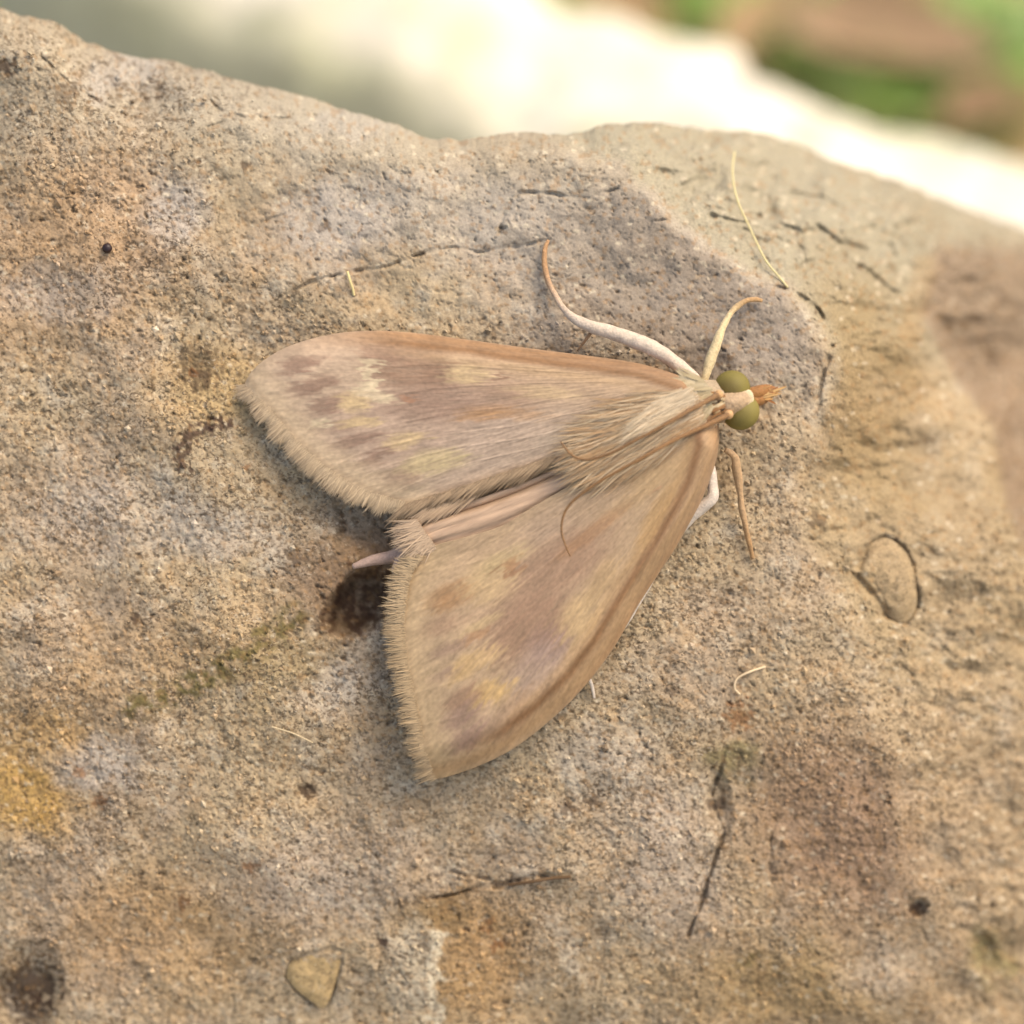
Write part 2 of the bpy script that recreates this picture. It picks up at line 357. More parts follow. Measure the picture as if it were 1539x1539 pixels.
def rock_col(u, v):
    wu = u + 40 * fbm(u / 60, v / 60, 4, 111); wv = v + 40 * fbm(u / 60, v / 60, 4, 121)
    d1 = polydist(wu * .4 + u * .6, wv * .4 + v * .6, RIDGE); d2 = polydist(u, v, STEP)
    n1 = fbm(u / 240, v / 240, 4, 131); n2 = fbm(u / 70, v / 70, 4, 141)
    c = np.empty(u.shape + (3,)); c[:] = lin(184, 162, 128)
    def mix(col, m):
        nonlocal c
        c = c + (lin(*col) - c) * np.clip(m, 0, 1)[..., None]
    mix((174, 153, 126), sstep(-0.25, 0.35, n1))
    mix((186, 156, 116), 0.5 * sstep(0.0, 0.45, n2))
    mix((198, 184, 160), 0.55 * sstep(0.05, 0.5, fbm(u / 55, v / 55, 4, 151)))
    # paler upper part, warmer left, dull lower right
    mix((170, 158, 134), 0.6 * (1 - sstep(120, 330, v - 0.18 * u)) )
    mix((190, 152, 112), 0.55 * blob(wu, wv, 90, 380, 180, 130, -25, .6))
    mix((186, 152, 106), 0.5 * blob(wu, wv, 190, 1010, 220, 60, -20, .6))
    mix((188, 146, 70), 0.75 * blob(wu, wv, 45, 1195, 75, 55, 20, .6))
    mix((188, 148, 84), 0.5 * blob(wu, wv, 60, 1110, 90, 40, 0, .6))
    mix((186, 146, 96), 0.5 * blob(wu, wv, 260, 1390, 170, 90, 0, .6))
    mix((192, 158, 100), 0.5 * blob(wu, wv, 330, 585, 100, 60, 0, .6))
    mix((182, 140, 84), 0.65 * blob(wu, wv, 720, 1440, 75, 100, 10, .5))
    mix((158, 134, 102), 0.5 * sstep(900, 1250, u) * sstep(900, 1200, v))
    mix((152, 118, 92), 0.6 * blob(wu, wv, 1250, 1240, 110, 150, -20, .6))
    mix((172, 142, 92), 0.6 * blob(wu, wv, 1180, 1480, 190, 60, 0, .6))
    # lilac-grey
    for (x, y, rx, ry, s) in [(262, 305, 38, 55, .75), (500, 335, 70, 60, .55), (640, 320, 160, 60, .45), (900, 390, 190, 120, .45), (1140, 520, 80, 90, .6), (140, 1150, 70, 30, .6), (490, 1040, 70, 40, .5), (190, 770, 120, 60, .4), (440, 1320, 120, 70, .35), (80, 440, 90, 40, .5), (330, 800, 90, 40, .45), (900, 1130, 80, 50, .45), (1380, 690, 40, 45, .5), (1320, 1460, 60, 40, .4), (180, 110, 60, 28, .6), (520, 185, 60, 22, .45), (1000, 1280, 80, 120, .3)]:
        mix((184, 174, 160), s * blob(wu, wv, x, y, rx, ry, 0, .6))
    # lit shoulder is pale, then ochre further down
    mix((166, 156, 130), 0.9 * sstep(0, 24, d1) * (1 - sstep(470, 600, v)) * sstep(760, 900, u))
    mix((150, 124, 80), 0.65 * sstep(0, 40, d1) * blob(wu, wv, 1300, 590, 100, 190, -15, .5))
    mix((162, 140, 102), 0.6 * sstep(0, 40, d1) * sstep(600, 760, v) * (1 - sstep(900, 1100, v)))
    mix((146, 122, 98), 0.8 * sstep(0, 20, d2) * sstep(350, 390, v))  # brown block past the step, its turn from the light also darkened in
    mix((166, 132, 86), 0.4 * line(u, v, [(1392, 400), (1376, 460), (1368, 500)], 26))
    mix((136, 122, 106), 0.65 * (1 - sstep(-12, 4, d1)) * blob(wu, wv, 1040, 440, 200, 150, 25, .5))  # face beside the ridge painted darker to strengthen its shading against the shoulder
    mix((172, 163, 144), 0.45 * blob(wu, wv, 430, 165, 220, 60, 14, .6))
    # olive films
    mix((108, 96, 52), 0.9 * line(wu * .5 + u * .5, wv * .5 + v * .5, [(205, 1068), (262, 1040), (320, 1012), (378, 980), (440, 930)], 32) * sstep(-.3, .2, fbm(u / 18, v / 18, 3, 161)))
    mix((136, 116, 72), 0.45 * blob(wu, wv, 420, 1010, 70, 50, -30, .6))
    mix((122, 112, 70), 0.7 * blob(wu, wv, 1095, 1140, 40, 25, 20, .6)); mix((140, 122, 70), 0.6 * blob(wu, wv, 1120, 1440, 30, 10, -30, .6))
    mix((120, 112, 62), .6 * blob(wu, wv, 1485, 1440, 30, 35, 0, .6)); mix((128, 100, 58), .7 * blob(wu, wv, 655, 1375, 55, 26, -20, .6))
    sp0 = fbm(u / 14, v / 14, 3, 173)
    # brown ground behind the wings, the pit's shadow painted into its colour
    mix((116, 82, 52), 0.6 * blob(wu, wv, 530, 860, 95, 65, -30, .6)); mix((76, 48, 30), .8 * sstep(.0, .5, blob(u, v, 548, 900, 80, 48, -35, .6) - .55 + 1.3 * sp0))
    # pale flake strip
    mix((196, 180, 152), 0.8 * blob(wu * .3 + u * .7, wv * .3 + v * .7, 618, 1455, 36, 75, 8, .25)); mix((222, 208, 178), 0.8 * line(u + 22 * fbm(u / 24, v / 24, 3, 3), v, [(655, 1405), (650, 1450), (655, 1539), (650, 1700)], 13))
    # dark stains with their own outline; spots over pits and holes paint their shade
    sp = fbm(u / 9, v / 9, 3, 171)
    for pts, w in [([(328, 638), (302, 643), (290, 648), (278, 662), (272, 688), (276, 704)], 22), ([(318, 641), (345, 635)], 13)]:
        mix((84, 64, 52), 0.9 * sstep(0.0, .4, line(u + 10 * sp, v + 10 * perlin(u / 9, v / 9, 8), pts, w) - .62 + 1.3 * fbm(u / 11, v / 11, 3, 177)))
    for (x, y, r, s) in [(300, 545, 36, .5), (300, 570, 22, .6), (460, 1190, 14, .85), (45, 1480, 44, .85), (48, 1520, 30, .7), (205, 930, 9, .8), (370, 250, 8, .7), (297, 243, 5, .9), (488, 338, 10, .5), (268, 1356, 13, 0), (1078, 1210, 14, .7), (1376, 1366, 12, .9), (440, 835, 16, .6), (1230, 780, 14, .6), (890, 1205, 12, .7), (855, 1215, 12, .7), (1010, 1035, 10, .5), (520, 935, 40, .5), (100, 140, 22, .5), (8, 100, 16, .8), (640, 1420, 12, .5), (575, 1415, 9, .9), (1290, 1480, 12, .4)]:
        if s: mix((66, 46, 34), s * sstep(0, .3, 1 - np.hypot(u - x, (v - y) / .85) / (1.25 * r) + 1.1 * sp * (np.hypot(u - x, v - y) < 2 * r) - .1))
    for (x, y, r) in [(272, 1356, 12), (375, 1303, 11), (735, 1390, 12), (745, 1420, 10), (290, 560, 8), (120, 1160, 10), (150, 1205, 12), (370, 700, 6), (1110, 1075, 22), (755, 1415, 10)]:
        mix((134, 88, 50), .7 * sstep(0, .4, 1 - np.hypot(u - x, v - y) / (1.2 * r) + 1.3 * sp * (np.hypot(u - x, v - y) < 2 * r) - .1))
    # own-coloured mineral specks: dark, rusty and pale
    _, _, rv = worley(u / 6.0, v / 5.5, 181)
    w1, _, rv2 = worley(u / 13.0 + .4 * sp, v / 11.0, 191)
    dens = 0.5 + 0.5 * sstep(-.3, .3, fbm(u / 120, v / 120, 2, 201))
    sdy = sandy(u, v); dens = dens * (.25 + .75 * sdy)
    mix((104, 82, 58), 0.75 * dens * (rv2 > .80) * (1 - sstep(.15, .42, w1)))
    mix((216, 200, 170), 0.6 * sstep(.12, .3, c.mean(-1)) * (rv2 < .14) * (1 - sstep(.15, .4, w1)))
    mix((158, 122, 80), 0.4 * (rv > .88)); mix((96, 76, 52), .7 * squiggle(u, v) * (.25 + .75 * sdy)); mix((108, 88, 64), .45 * dens * (rv < .10))
    return c * ALB

# columns: dense in view, coarser outside
cu = np.concatenate([np.linspace(-420, -40, 60)[:-1], np.linspace(-40, 1580, 811)[:-1], np.linspace(1580, 1950, 60)])
NR = 760
tt = np.linspace(0, 1, NR)
tt = np.where(tt < .93, tt / .93 * .86, .86 + (tt - .93) / .07 * .14)
sv = np.interp(cu, SIL_U, SIL_V) + 5 * fbm(cu / 22, cu * 0 + .5, 3, 211) + 1 * fbm(cu / 9, cu * 0 + .5, 2, 213)
U = np.broadcast_to(cu, (NR, len(cu))).copy()
V = sv[None, :] + (1850 - sv[None, :]) * tt[:, None]
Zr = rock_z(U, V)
edge = V - sv[None, :]
Zr = Zr - 55 * np.exp(-edge / 13.0) * sstep(0, 1, 1.0) - 25 * np.exp(-edge / 40.0)
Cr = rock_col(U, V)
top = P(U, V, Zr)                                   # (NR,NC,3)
NC = len(cu)
verts = [top.reshape(-1, 3)]; cols = [Cr.reshape(-1, 3)]; faces = [grid_faces(NR, NC)]
# sides and back: the outline carried down into the ground
ring = np.concatenate([np.arange(NC), (np.arange(1, NR) * NC + NC - 1), (NR - 1) * NC + np.arange(NC - 2, -1, -1), np.arange(NR - 2, 0, -1) * NC])
rp = top.reshape(-1, 3)[ring]; rc = Cr.reshape(-1, 3)[ring]; nrg = len(ring)
outw = np.zeros((nrg, 3))
iu = U.reshape(-1)[ring]; iv = V.reshape(-1)[ring]
outw[:, 0] = np.where(iu <= -419, -1, np.where(iu >= 1949, 1, 0))
bott = iv >= 1849
outw[bott] += -HB
GROUND_UP = -3900.0
prev = ring.copy(); base = NR * NC
NS = 14
upc = rp @ UP
for k in range(1, NS + 1):
    f = k / NS
    drop = (upc - (GROUND_UP - 260)) * f
    sidespread = 900 * np.sqrt(f)
    wob = 60 * fbm(iu / 200 + 3 * f, iv / 200 + 5 * f, 3, 221) * (f > 0)
    pnt = rp - UP[None] * drop[:, None] + outw * (sidespread + wob * np.abs(outw).sum(1))[:, None]
    pnt[iv <= sv.max() + 1] += HB * 0
    verts.append(pnt); mixf = min(1.0, 3 * f); cols.append(rc * (1 - mixf) + mixf * rock_col(iu + outw[:, 0] * 2600 * f, iv + 2600 * f))
    cur = base + (k - 1) * nrg + np.arange(nrg)
    nx = np.roll(np.arange(nrg), -1)
    faces.append(np.stack([prev, cur, cur[nx], prev[nx]], -1))
    prev = cur
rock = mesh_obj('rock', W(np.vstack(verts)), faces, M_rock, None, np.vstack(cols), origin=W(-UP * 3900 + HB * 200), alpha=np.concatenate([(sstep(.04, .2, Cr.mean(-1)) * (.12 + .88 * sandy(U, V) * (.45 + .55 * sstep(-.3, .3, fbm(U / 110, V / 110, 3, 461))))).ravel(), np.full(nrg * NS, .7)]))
tag(rock, 'large rough tan sandstone rock with pitted face that the moth rests on', 'rock')

def zat(u, v):
    return rock_z(np.atleast_1d(np.asarray(u, float)), np.atleast_1d(np.asarray(v, float)), False)

def lump(name, outline, height, color, parent, mat, n=26, rings=9, noise=2.0, seed=1, zoff=-4, flat=2.2):
    """domed stone piece with the given outline seated in the face"""
    o = catmull(np.array(outline + outline[:1]) if outline[0] != outline[-1] else np.array(outline), n + 1)[:-1]
    c0 = o.mean(0); uu = []; vv = []; hh = []
    for k in range(rings):
        f = 1 - k / rings
        uu.append(c0[0] + (o[:, 0] - c0[0]) * f); vv.append(c0[1] + (o[:, 1] - c0[1]) * f); hh.append(np.full(n, 1 - f ** (2 * flat)))
    uu = np.concatenate(uu + [[c0[0]]]); vv = np.concatenate(vv + [[c0[1]]]); hh = np.concatenate(hh + [[1.0]])
    z = zat(uu, vv) * 0.3 + zat([c0[0]], [c0[1]])[0] * 0.7 + zoff + height * hh + noise * fbm(uu / 14, vv / 14, 3, seed)
    vtx = P(uu, vv, z)
    i = np.arange(rings - 1)[:, None] * n; j = np.arange(n)[None]; j2 = (j + 1) % n
    q = np.stack([i + j, i + j2, i + n + j2, i + n + j], -1).reshape(-1, 4)[:, ::-1]
    jj = np.arange(n); t = np.column_stack([(rings - 1) * n + (jj + 1) % n, (rings - 1) * n + jj, np.full(n, rings * n)])
    cc = np.array(lin(*color))[None] * (1 + 0.25 * fbm(uu / 18, vv / 18, 3, seed + 5)[:, None]) * ALB
    return mesh_obj(name, W(vtx), [q, t], mat, parent, cc, alpha=.55)

peb = lump('embedded_pebble', PEB, 14, (172, 148, 112), rock, M_rock, 40, 14, 6, 3, -8, 1.6)
tag(peb, 'smooth rounded tan pebble set in the rock')
chip = lump('stone_chip', CHIP[:-1], 4, (178, 152, 108), rock, M_rock, 40, 12, 4, 4, 1, 4)
tag(chip, 'smooth yellowish triangular chip')

# loose sand grains clinging to the face: too small to pick apart
NG = 5200
gu = rng.uniform(-30, 1570, NG); gv = rng.uniform(60, 1580, NG)
keep = (gv > np.interp(gu, SIL_U, SIL_V) + 25) & (np.hypot(gu - 545, gv - 890) > 95) & (sandy(gu, gv) > .4)
gu, gv = gu[keep], gv[keep]; NG = len(gu)
gz = rock_z(gu, gv)
gr = rng.gamma(3.0, 0.55, NG) + 0.9
oct_v = np.array([[1, 0, 0], [-1, 0, 0], [0, 1, 0], [0, -1, 0], [0, 0, 1], [0, 0, -1]], float)
oct_f = np.array([[0, 2, 4], [2, 1, 4], [1, 3, 4], [3, 0, 4], [2, 0, 5], [1, 2, 5], [3, 1, 5], [0, 3, 5]])
th = rng.uniform(0, 6.28, NG); st = rng.uniform(.6, 1.5, (NG, 3)) * gr[:, None]
loc = oct_v[None] * st[:, None]
ca, sa = np.cos(th)[:, None], np.sin(th)[:, None]
loc = np.stack([loc[..., 0] * ca - loc[..., 1] * sa, loc[..., 0] * sa + loc[..., 1] * ca, loc[..., 2]], -1)
gp = P(gu, gv, gz + .4 * gr)[:, None] + loc
gc = rock_col(gu, gv) * rng.uniform(.7, 1.35, NG)[:, None]
o = mesh_obj('sand_grains', W(gp.reshape(-1, 3)), (np.arange(NG)[:, None, None] * 6 + oct_f[None]).reshape(-1, 3), M_grain, rock, np.repeat(gc, 6, 0), smooth=False)
tag(o, kind='stuff')

# ------------------------------------------------------------------ ground, far stone, leaves, grass
def XBU(x, b, u):
    """work-frame point from horizontal right, horizontal back, up"""
    return np.stack([x + 0 * b + 0 * u, HB[1] * b + UP[1] * u + 0 * x, HB[2] * b + UP[2] * u + 0 * x], -1)

gx = np.concatenate([[-160000, -60000, -20000], np.linspace(-9000, 9000, 120), [20000, 60000, 160000]])
gy = np.concatenate([[-160000, -60000, -20000], np.linspace(-6000, 12000, 120), [24000, 60000, 160000]])
GX, GY = np.meshgrid(gx, gy)
GU = GROUND_UP + 120 * fbm(GX / 900, GY / 900, 3, 301) * ((np.abs(GX) < 9000) & (np.abs(GY) < 12000))
gcol = np.empty(GX.shape + (3,)); gcol[:] = lin(158, 130, 98)
gcol += (lin(126, 140, 74) - gcol) * (sstep(-.05, .3, fbm(GX / 700, GY / 700, 3, 311)))[..., None]
g = mesh_obj('ground', W(XBU(GX, GY, GU).reshape(-1, 3)), grid_faces(len(gy), len(gx)), M_soil, None, gcol.reshape(-1, 3))
tag(g, kind='structure')

def far_stone():
    """long pale ridge-shaped stone behind the main rock, leaning on the ground"""
    ax = np.array([.80, -.60]); nrm = np.array([.60, .80])      # along, across (back) in (X,B)
    c = np.array([-140.0, 2916.0])
    prof = np.array([(-1250, -4150), (-900, -3200), (-520, -2500), (-260, -2080), (-60, -1800), (60, -1715), (330, -1640), (560, -1650), (690, -1720), (780, -1900), (960, -2600), (1300, -4150)], float)
    pr = catmull(prof, 110); n = 200
    s = np.linspace(-2600, 3600, n)
    endr = np.sqrt(np.clip(1 - (np.abs(s - 500) / 3100) ** 8, 0.02, 1))
    A = np.broadcast_to(pr[:, 0], (n, 110)); Uu = np.broadcast_to(pr[:, 1], (n, 110)); Sx = np.broadcast_to(s[:, None], (n, 110))
    nz = 120 * fbm(Sx / 700, A / 600, 3, 321) + 70 * fbm(Sx / 220, A / 200, 3, 331)
    A2 = (A - 250) * (0.35 + .65 * endr[:, None]) + 250 + nz * .6
    U2 = -4150 + (Uu + 4150) * endr[:, None] + nz * .7 + 0.10 * np.maximum(Sx, 0)
    X = c[0] + ax[0] * Sx + nrm[0] * A2; B = c[1] + ax[1] * Sx + nrm[1] * A2
    col = np.empty(X.shape + (3,)); col[:] = lin(230, 220, 198)
    col += (lin(200, 196, 160) - col) * (.7 * sstep(-.1, .35, fbm(Sx / 400, A / 260, 4, 341)))[..., None]
    col += (lin(138, 138, 106) - col) * (.8 * ((1 - sstep(-40, 240, A + 120 * fbm(Sx / 300, A / 300, 3, 351))) * (1 - sstep(-300, 500, Sx) * .6)))[..., None]  # front side's shade painted in as a darker grey-green
    o = mesh_obj('rock', W(XBU(X, B, U2).reshape(-1, 3)), grid_faces(n, 110)[:, ::-1], M_far, None, col.reshape(-1, 3) * .95, origin=W(XBU(np.array(c[0]), np.array(c[1]), np.array(GROUND_UP))))
    tag(o, 'pale sunlit limestone rock lying behind the moth\'s rock, between it and the grass', 'rock')
far_stone()

def ground_pt(u, v, lift=0):
    """where the sight line of a photo position meets the ground"""
    d = np.array([(u - CX) / D, -(v - CX) / D, -1.0]); o = np.array([0, 0, D])
    t = (GROUND_UP + lift - o @ UP) / (d @ UP); p = o + d * t
    return p[0], p @ HB

def dead_leaf(u, v, L, Wd, ang, tilt, color, label, seed, lift=120):
    x0, b0 = ground_pt(u, v, lift)
    n, m = 40, 17
    s = np.linspace(0, 1, n)[:, None]; t = np.linspace(-1, 1, m)[None]
    prof = np.sin(np.pi * s ** .8) ** .8 * (1 + .06 * np.sin(s * 40))
    lx = (s - .5) * L + 0 * t; ly = t * prof * Wd / 2
    h = 0.35 * Wd * (t * prof) ** 2 + 0.15 * L * (s - .5) ** 2 * 2 + 25 * fbm(lx / 160 + seed, ly / 160 + seed, 3, seed) - 14 * np.exp(-(t * 8) ** 2) + tilt * ly
    a = math.radians(ang); X = x0 + lx * math.cos(a) - ly * math.sin(a); B = b0 + lx * math.sin(a) + ly * math.cos(a)
    Uu = GROUND_UP + lift + h
    top = XBU(X, B, Uu).reshape(-1, 3); bot = XBU(X, B, Uu - 10).reshape(-1, 3)
    col = np.array(lin(*color)) * (1 + .3 * fbm(lx / 200, ly / 90, 3, seed + 3)[..., None])
    col = np.vstack([col.reshape(-1, 3)] * 2)
    rt = empty('dead_leaf', W(XBU(np.array(x0), np.array(b0), np.array(GROUND_UP))))
    mesh_obj('blade', W(np.vstack([top, bot])), [grid_faces(n, m), grid_faces(n, m, n * m)[:, ::-1]], M_leaf, rt, col)
    mid = XBU(X[:, m // 2], B[:, m // 2], Uu[:, m // 2] + 6)
    ext = mid[0] + (mid[0] - mid[3]) * 2.2
    path = np.vstack([ext, mid[::6]]); tv, tf, _ = tube(path, np.linspace(16, 5, len(path)), 40, 8)
    mesh_obj('midrib', W(tv), tf, M_leaf, rt, np.broadcast_to(lin(*color) * .8, (len(tv), 3)))
    tag(rt, label, 'leaf')
dead_leaf(1340, 70, 1000, 440, -12, .25, (150, 124, 94), 'broad pale brown dead leaf lying on the ground behind the rocks', 5, 260)
dead_leaf(1150, 30, 800, 330, 60, -.2, (156, 128, 92), 'narrow tan dead leaf next to the broad one', 9, 200)
dead_leaf(1500, 165, 600, 260, 20, .3, (136, 108, 80), 'small dark brown dead leaf at the foot of the pale rock', 12, 160)

# grass growing in the soil behind the rocks
r2 = np.random.default_rng(5)
cl = [(1400, 165, 50), (1330, 150, 40), (1465, 175, 40), (1250, 110, 30), (1180, 80, 25), (1060, 10, 40), (1090, 40, 25), (1380, 160, 50), (1440, 150, 40), (1500, 60, 45), (1530, 110, 40), (1240, 15, 20), (1460, 20, 25), (1040, -60, 60), (1300, -80, 60), (1500, -90, 70), (1600, 120, 60), (1340, 140, 20), (900, -80, 40)]
roots = []; 
for (u, v, n) in cl:
    for _ in range(n):
        x, b = ground_pt(u + r2.normal(0, 26), v + r2.normal(0, 16)); roots.append((x, b))
roots = np.array(roots); N = len(roots)
rt = XBU(roots[:, 0], roots[:, 1], np.full(N, GROUND_UP - 30))
ang = r2.uniform(0, 6.28, N); lean = r2.uniform(.2, .9, N)
dirs = UP[None] + (np.cos(ang) * lean)[:, None] * np.array([1, 0, 0]) + (np.sin(ang) * lean)[:, None] * HB[None]
ln = r2.uniform(200, 480, N)
hz = (np.cos(ang))[:, None] * np.array([1, 0, 0]) + np.sin(ang)[:, None] * HB[None]
sag = hz * (ln * .35)[:, None] - UP[None] * (ln * .25)[:, None]
gcl = np.array([lin(122, 150, 72), lin(140, 164, 88), lin(108, 134, 70), lin(156, 172, 112)])[r2.integers(0, 4, N)] * r2.uniform(1.1, 1.6, N)[:, None]
bv, bf, bc = blades(rt, dirs, ln, r2.uniform(36, 80, N), sag, gcl)
o = mesh_obj('grass', W(bv), bf, M_grass, None, bc); tag(o, 'green grass blades growing from soil behind the rocks', 'grass', kind='stuff')

# ------------------------------------------------------------------ the moth
Z0 = 0.0
moth = empty('moth', W(P(870, 690, 0)))
tag(moth, 'tan brown moth with folded triangular patterned wings and olive green eyes', 'moth')
MA = 0.70
           # photo-tone -> base colour factor on the moth

def pattern(u, v, base, blobs, seed, bx, by):
    """wing colours: soft-edged patches broken up along the scale rows"""
    r = np.hypot(u - bx, v - by); th = np.arctan2(v - by, u - bx)
    st = fbm(r / 70, th * 60, 3, seed); st2 = fbm(r / 30, th * 120, 2, seed + 3)
    ur = (u - bx) / (r + 1e-6); vr = (v - by) / (r + 1e-6)
    st3 = fbm(r / 14, th * 80, 2, seed + 5); w_ = 24 * st + 14 * st2 + 16 * st3
    wu = u + ur * w_ - vr * 5 * st2; wv = v + vr * w_ + ur * 5 * st2
    c = np.empty(u.shape + (3,)); c[:] = lin(*base)
    for (x, y, rx, ry, a, col, s) in blobs:
        m = s * blob(wu, wv, x, y, rx, ry, a, .45) * (0.85 + .3 * st2)
        c = c + (lin(*col) - c) * np.clip(m, 0, 1)[..., None]
    return c, r, th, st, st2

def speckle(u, v, r, th, seed):
    """single wing scales: short dashes along the rows"""
    return .6 * fbm(r / 9, th * 95, 2, seed + 7) + .4 * fbm(u / 5, v / 5, 1, seed + 9)

def wing(costa, inner, outer, zf, base, blobs, seed, bx, by, costa_cols, rim_col, ns=300, ntt=210):
    C = catmull(costa, ns); I = catmull(inner, ns); O = catmull(outer, ntt)
    s = np.linspace(0, 1, ns)[:, None, None]; t = np.linspace(0, 1, ntt)[None, :, None]
    B = C[0] * (1 - t) + I[0] * t
    Pq = (1 - t) * C[:, None] + t * I[:, None] + (1 - s) * B + s * O[None] \
        - ((1 - s) * (1 - t) * C[0] + (1 - s) * t * I[0] + s * (1 - t) * C[-1] + s * t * I[-1])
    u, v = Pq[..., 0], Pq[..., 1]; s = s[..., 0] + 0 * u; t = t[..., 0] + 0 * u
    z = zf(s, t, u, v)
    c, r, th, st, st2 = pattern(u, v, base, blobs, seed, bx, by)
    # pale outer border
    dO = polydist(u, v, [tuple(x) for x in outer]); dO = np.abs(dO)
    m = (1 - sstep(16, 66, dO + 14 * st)) * .8; c += (lin(*rim_col) - c) * np.clip(m, 0, 1)[..., None]
    m = np.exp(-((dO - 13) / 4.0) ** 2) * .25; c += (lin(170, 138, 100) - c) * m[..., None]
    # leading edge stripes
    dC = np.abs(polydist(u, v, [tuple(x) for x in costa])) + 3 * st
    for (d0, wd, col, k, s0, s1) in costa_cols:
        m = k * np.exp(-((dC - d0) / wd) ** 2) * (1 - sstep(s0, s1, s)); c += (lin(*col) - c) * np.clip(m, 0, 1)[..., None]
    # scale streaks
    sk = speckle(u, v, r, th, seed)
    c = c * (1 + .14 * st[..., None] + .14 * st2[..., None] + .30 * sk[..., None])
    # veins: faint raised lines fanning out from the wing root
    vein = np.zeros(u.shape)
    for tv in (.22, .34, .47, .60, .73, .86):
        vein += np.exp(-((t - tv - .03 * np.sin(s * 5 + tv * 9)) / .006) ** 2) * sstep(.12, .3, s)
    z = z + .6 * vein + .5 * st + .5 * st2; c = c * (1 + .05 * vein[..., None])
    top = P(u, v, z).reshape(-1, 3); bot = top - np.array([0, 0, 3.0])
    uvw = np.stack([r / 45, th * 30, 0 * r], -1).reshape(-1, 3)
    n = ns * ntt; ring = np.concatenate([np.arange(ntt), np.arange(1, ns) * ntt + ntt - 1, (ns - 1) * ntt + np.arange(ntt - 2, -1, -1), np.arange(ns - 2, 0, -1) * ntt])
    rim = np.stack([ring, np.roll(ring, -1), np.roll(ring, -1) + n, ring + n], -1)
    cc = np.vstack([c.reshape(-1, 3)] * 2) * MA
    o = mesh_obj('forewing', W(np.vstack([top, bot])), [grid_faces(ns, ntt)[:, ::-1], grid_faces(ns, ntt, n), rim], M_wing, moth, cc, np.vstack([uvw, uvw]))
    return o, dict(u=u, v=v, z=z, c=c)

def fringe(wobj, path, zpath, n, ln, wd, col, base_dir, spread, seed, out=True, droop=-6):
    """hair-like fringe scales along an edge; path in photo positions"""
    r = np.random.default_rng(seed)
    pp = catmull(np.column_stack([path, zpath]), 400); k = r.integers(0, 399, n)
    tg = np.gradient(pp[:, :2], axis=0); tg /= np.linalg.norm(tg, axis=1)[:, None]
    nrm = np.stack([-tg[:, 1], tg[:, 0]], -1) * (1 if out else -1)
    u = pp[k, 0] - nrm[k, 0] * r.uniform(4, 12, n); v = pp[k, 1] - nrm[k, 1] * r.uniform(4, 12, n)
    dd = nrm[k] * .75 + np.array(base_dir)[None] * .6 + tg[k] * r.normal(0, spread, n)[:, None]
    dirs = np.column_stack([dd[:, 0], -dd[:, 1], r.normal(-.05, .10, n)])
    root = P(u, v, pp[k, 2] + r.uniform(.4, 3.0, n))
    clump = 1 + .25 * np.sin(k * .35 + 3 * np.sin(k * .11))
    L = r.uniform(ln[0], ln[1], n) * clump
    sag = np.column_stack([r.normal(0, 2, n), r.normal(0, 2, n), np.full(n, droop)])
    c = np.array(lin(*col))[None] * r.uniform(.82, 1.12, n)[:, None] * MA
    bv, bf, bc = blades(root, dirs, L, r.uniform(wd[0], wd[1], n), sag, c)
    o = mesh_obj('fringe', W(bv), bf, M_hair, wobj, bc); tag(o, kind='stuff'); return o

def edge_z(path, zf):
    p = np.array(path, float); t = np.concatenate([[0], np.cumsum(np.linalg.norm(np.diff(p, axis=0), axis=1))]); t /= t[-1]
    return zf(np.ones(len(t)), t, p[:, 0], p[:, 1])

# upper wing (head to the right)
co1 = [(1056, 592), (1030, 568), (960, 546), (880, 534), (800, 524), (700, 510), (620, 500), (560, 497), (500, 502), (440, 518), (400, 539), (377, 560), (367, 578)]
in1 = [(1054, 600), (1000, 622), (940, 648), (900, 664), (845, 690), (800, 706), (750, 721), (700, 738), (650, 752), (612, 766)]
ou1 = [(367, 578), (372, 590), (392, 612), (415, 640), (440, 668), (475, 702), (516, 730), (560, 751), (612, 766)]
def z1(s, t, u, v):
    z = 112 - 66 * s ** .9 - 50 * np.clip(1 - s / .08, 0, 1) ** 2 + 13 * np.sin(np.pi * np.clip(t, 0, 1)) * (1 - .4 * s) + 16 * t * (1 - s)
    z = z - 42 * np.clip(1 - t / .16, 0, 1) ** 1.6 * (1 - .35 * s)
    return z - 10 * sstep(.85, 1, s) * (1 - t) + 6 * np.clip((t - .9) / .1, 0, 1) * s
dk = (154, 122, 100); dk2 = (152, 118, 92); ye = (214, 184, 136); cr = (226, 204, 164); mv = (184, 154, 134); orr = (196, 146, 92)
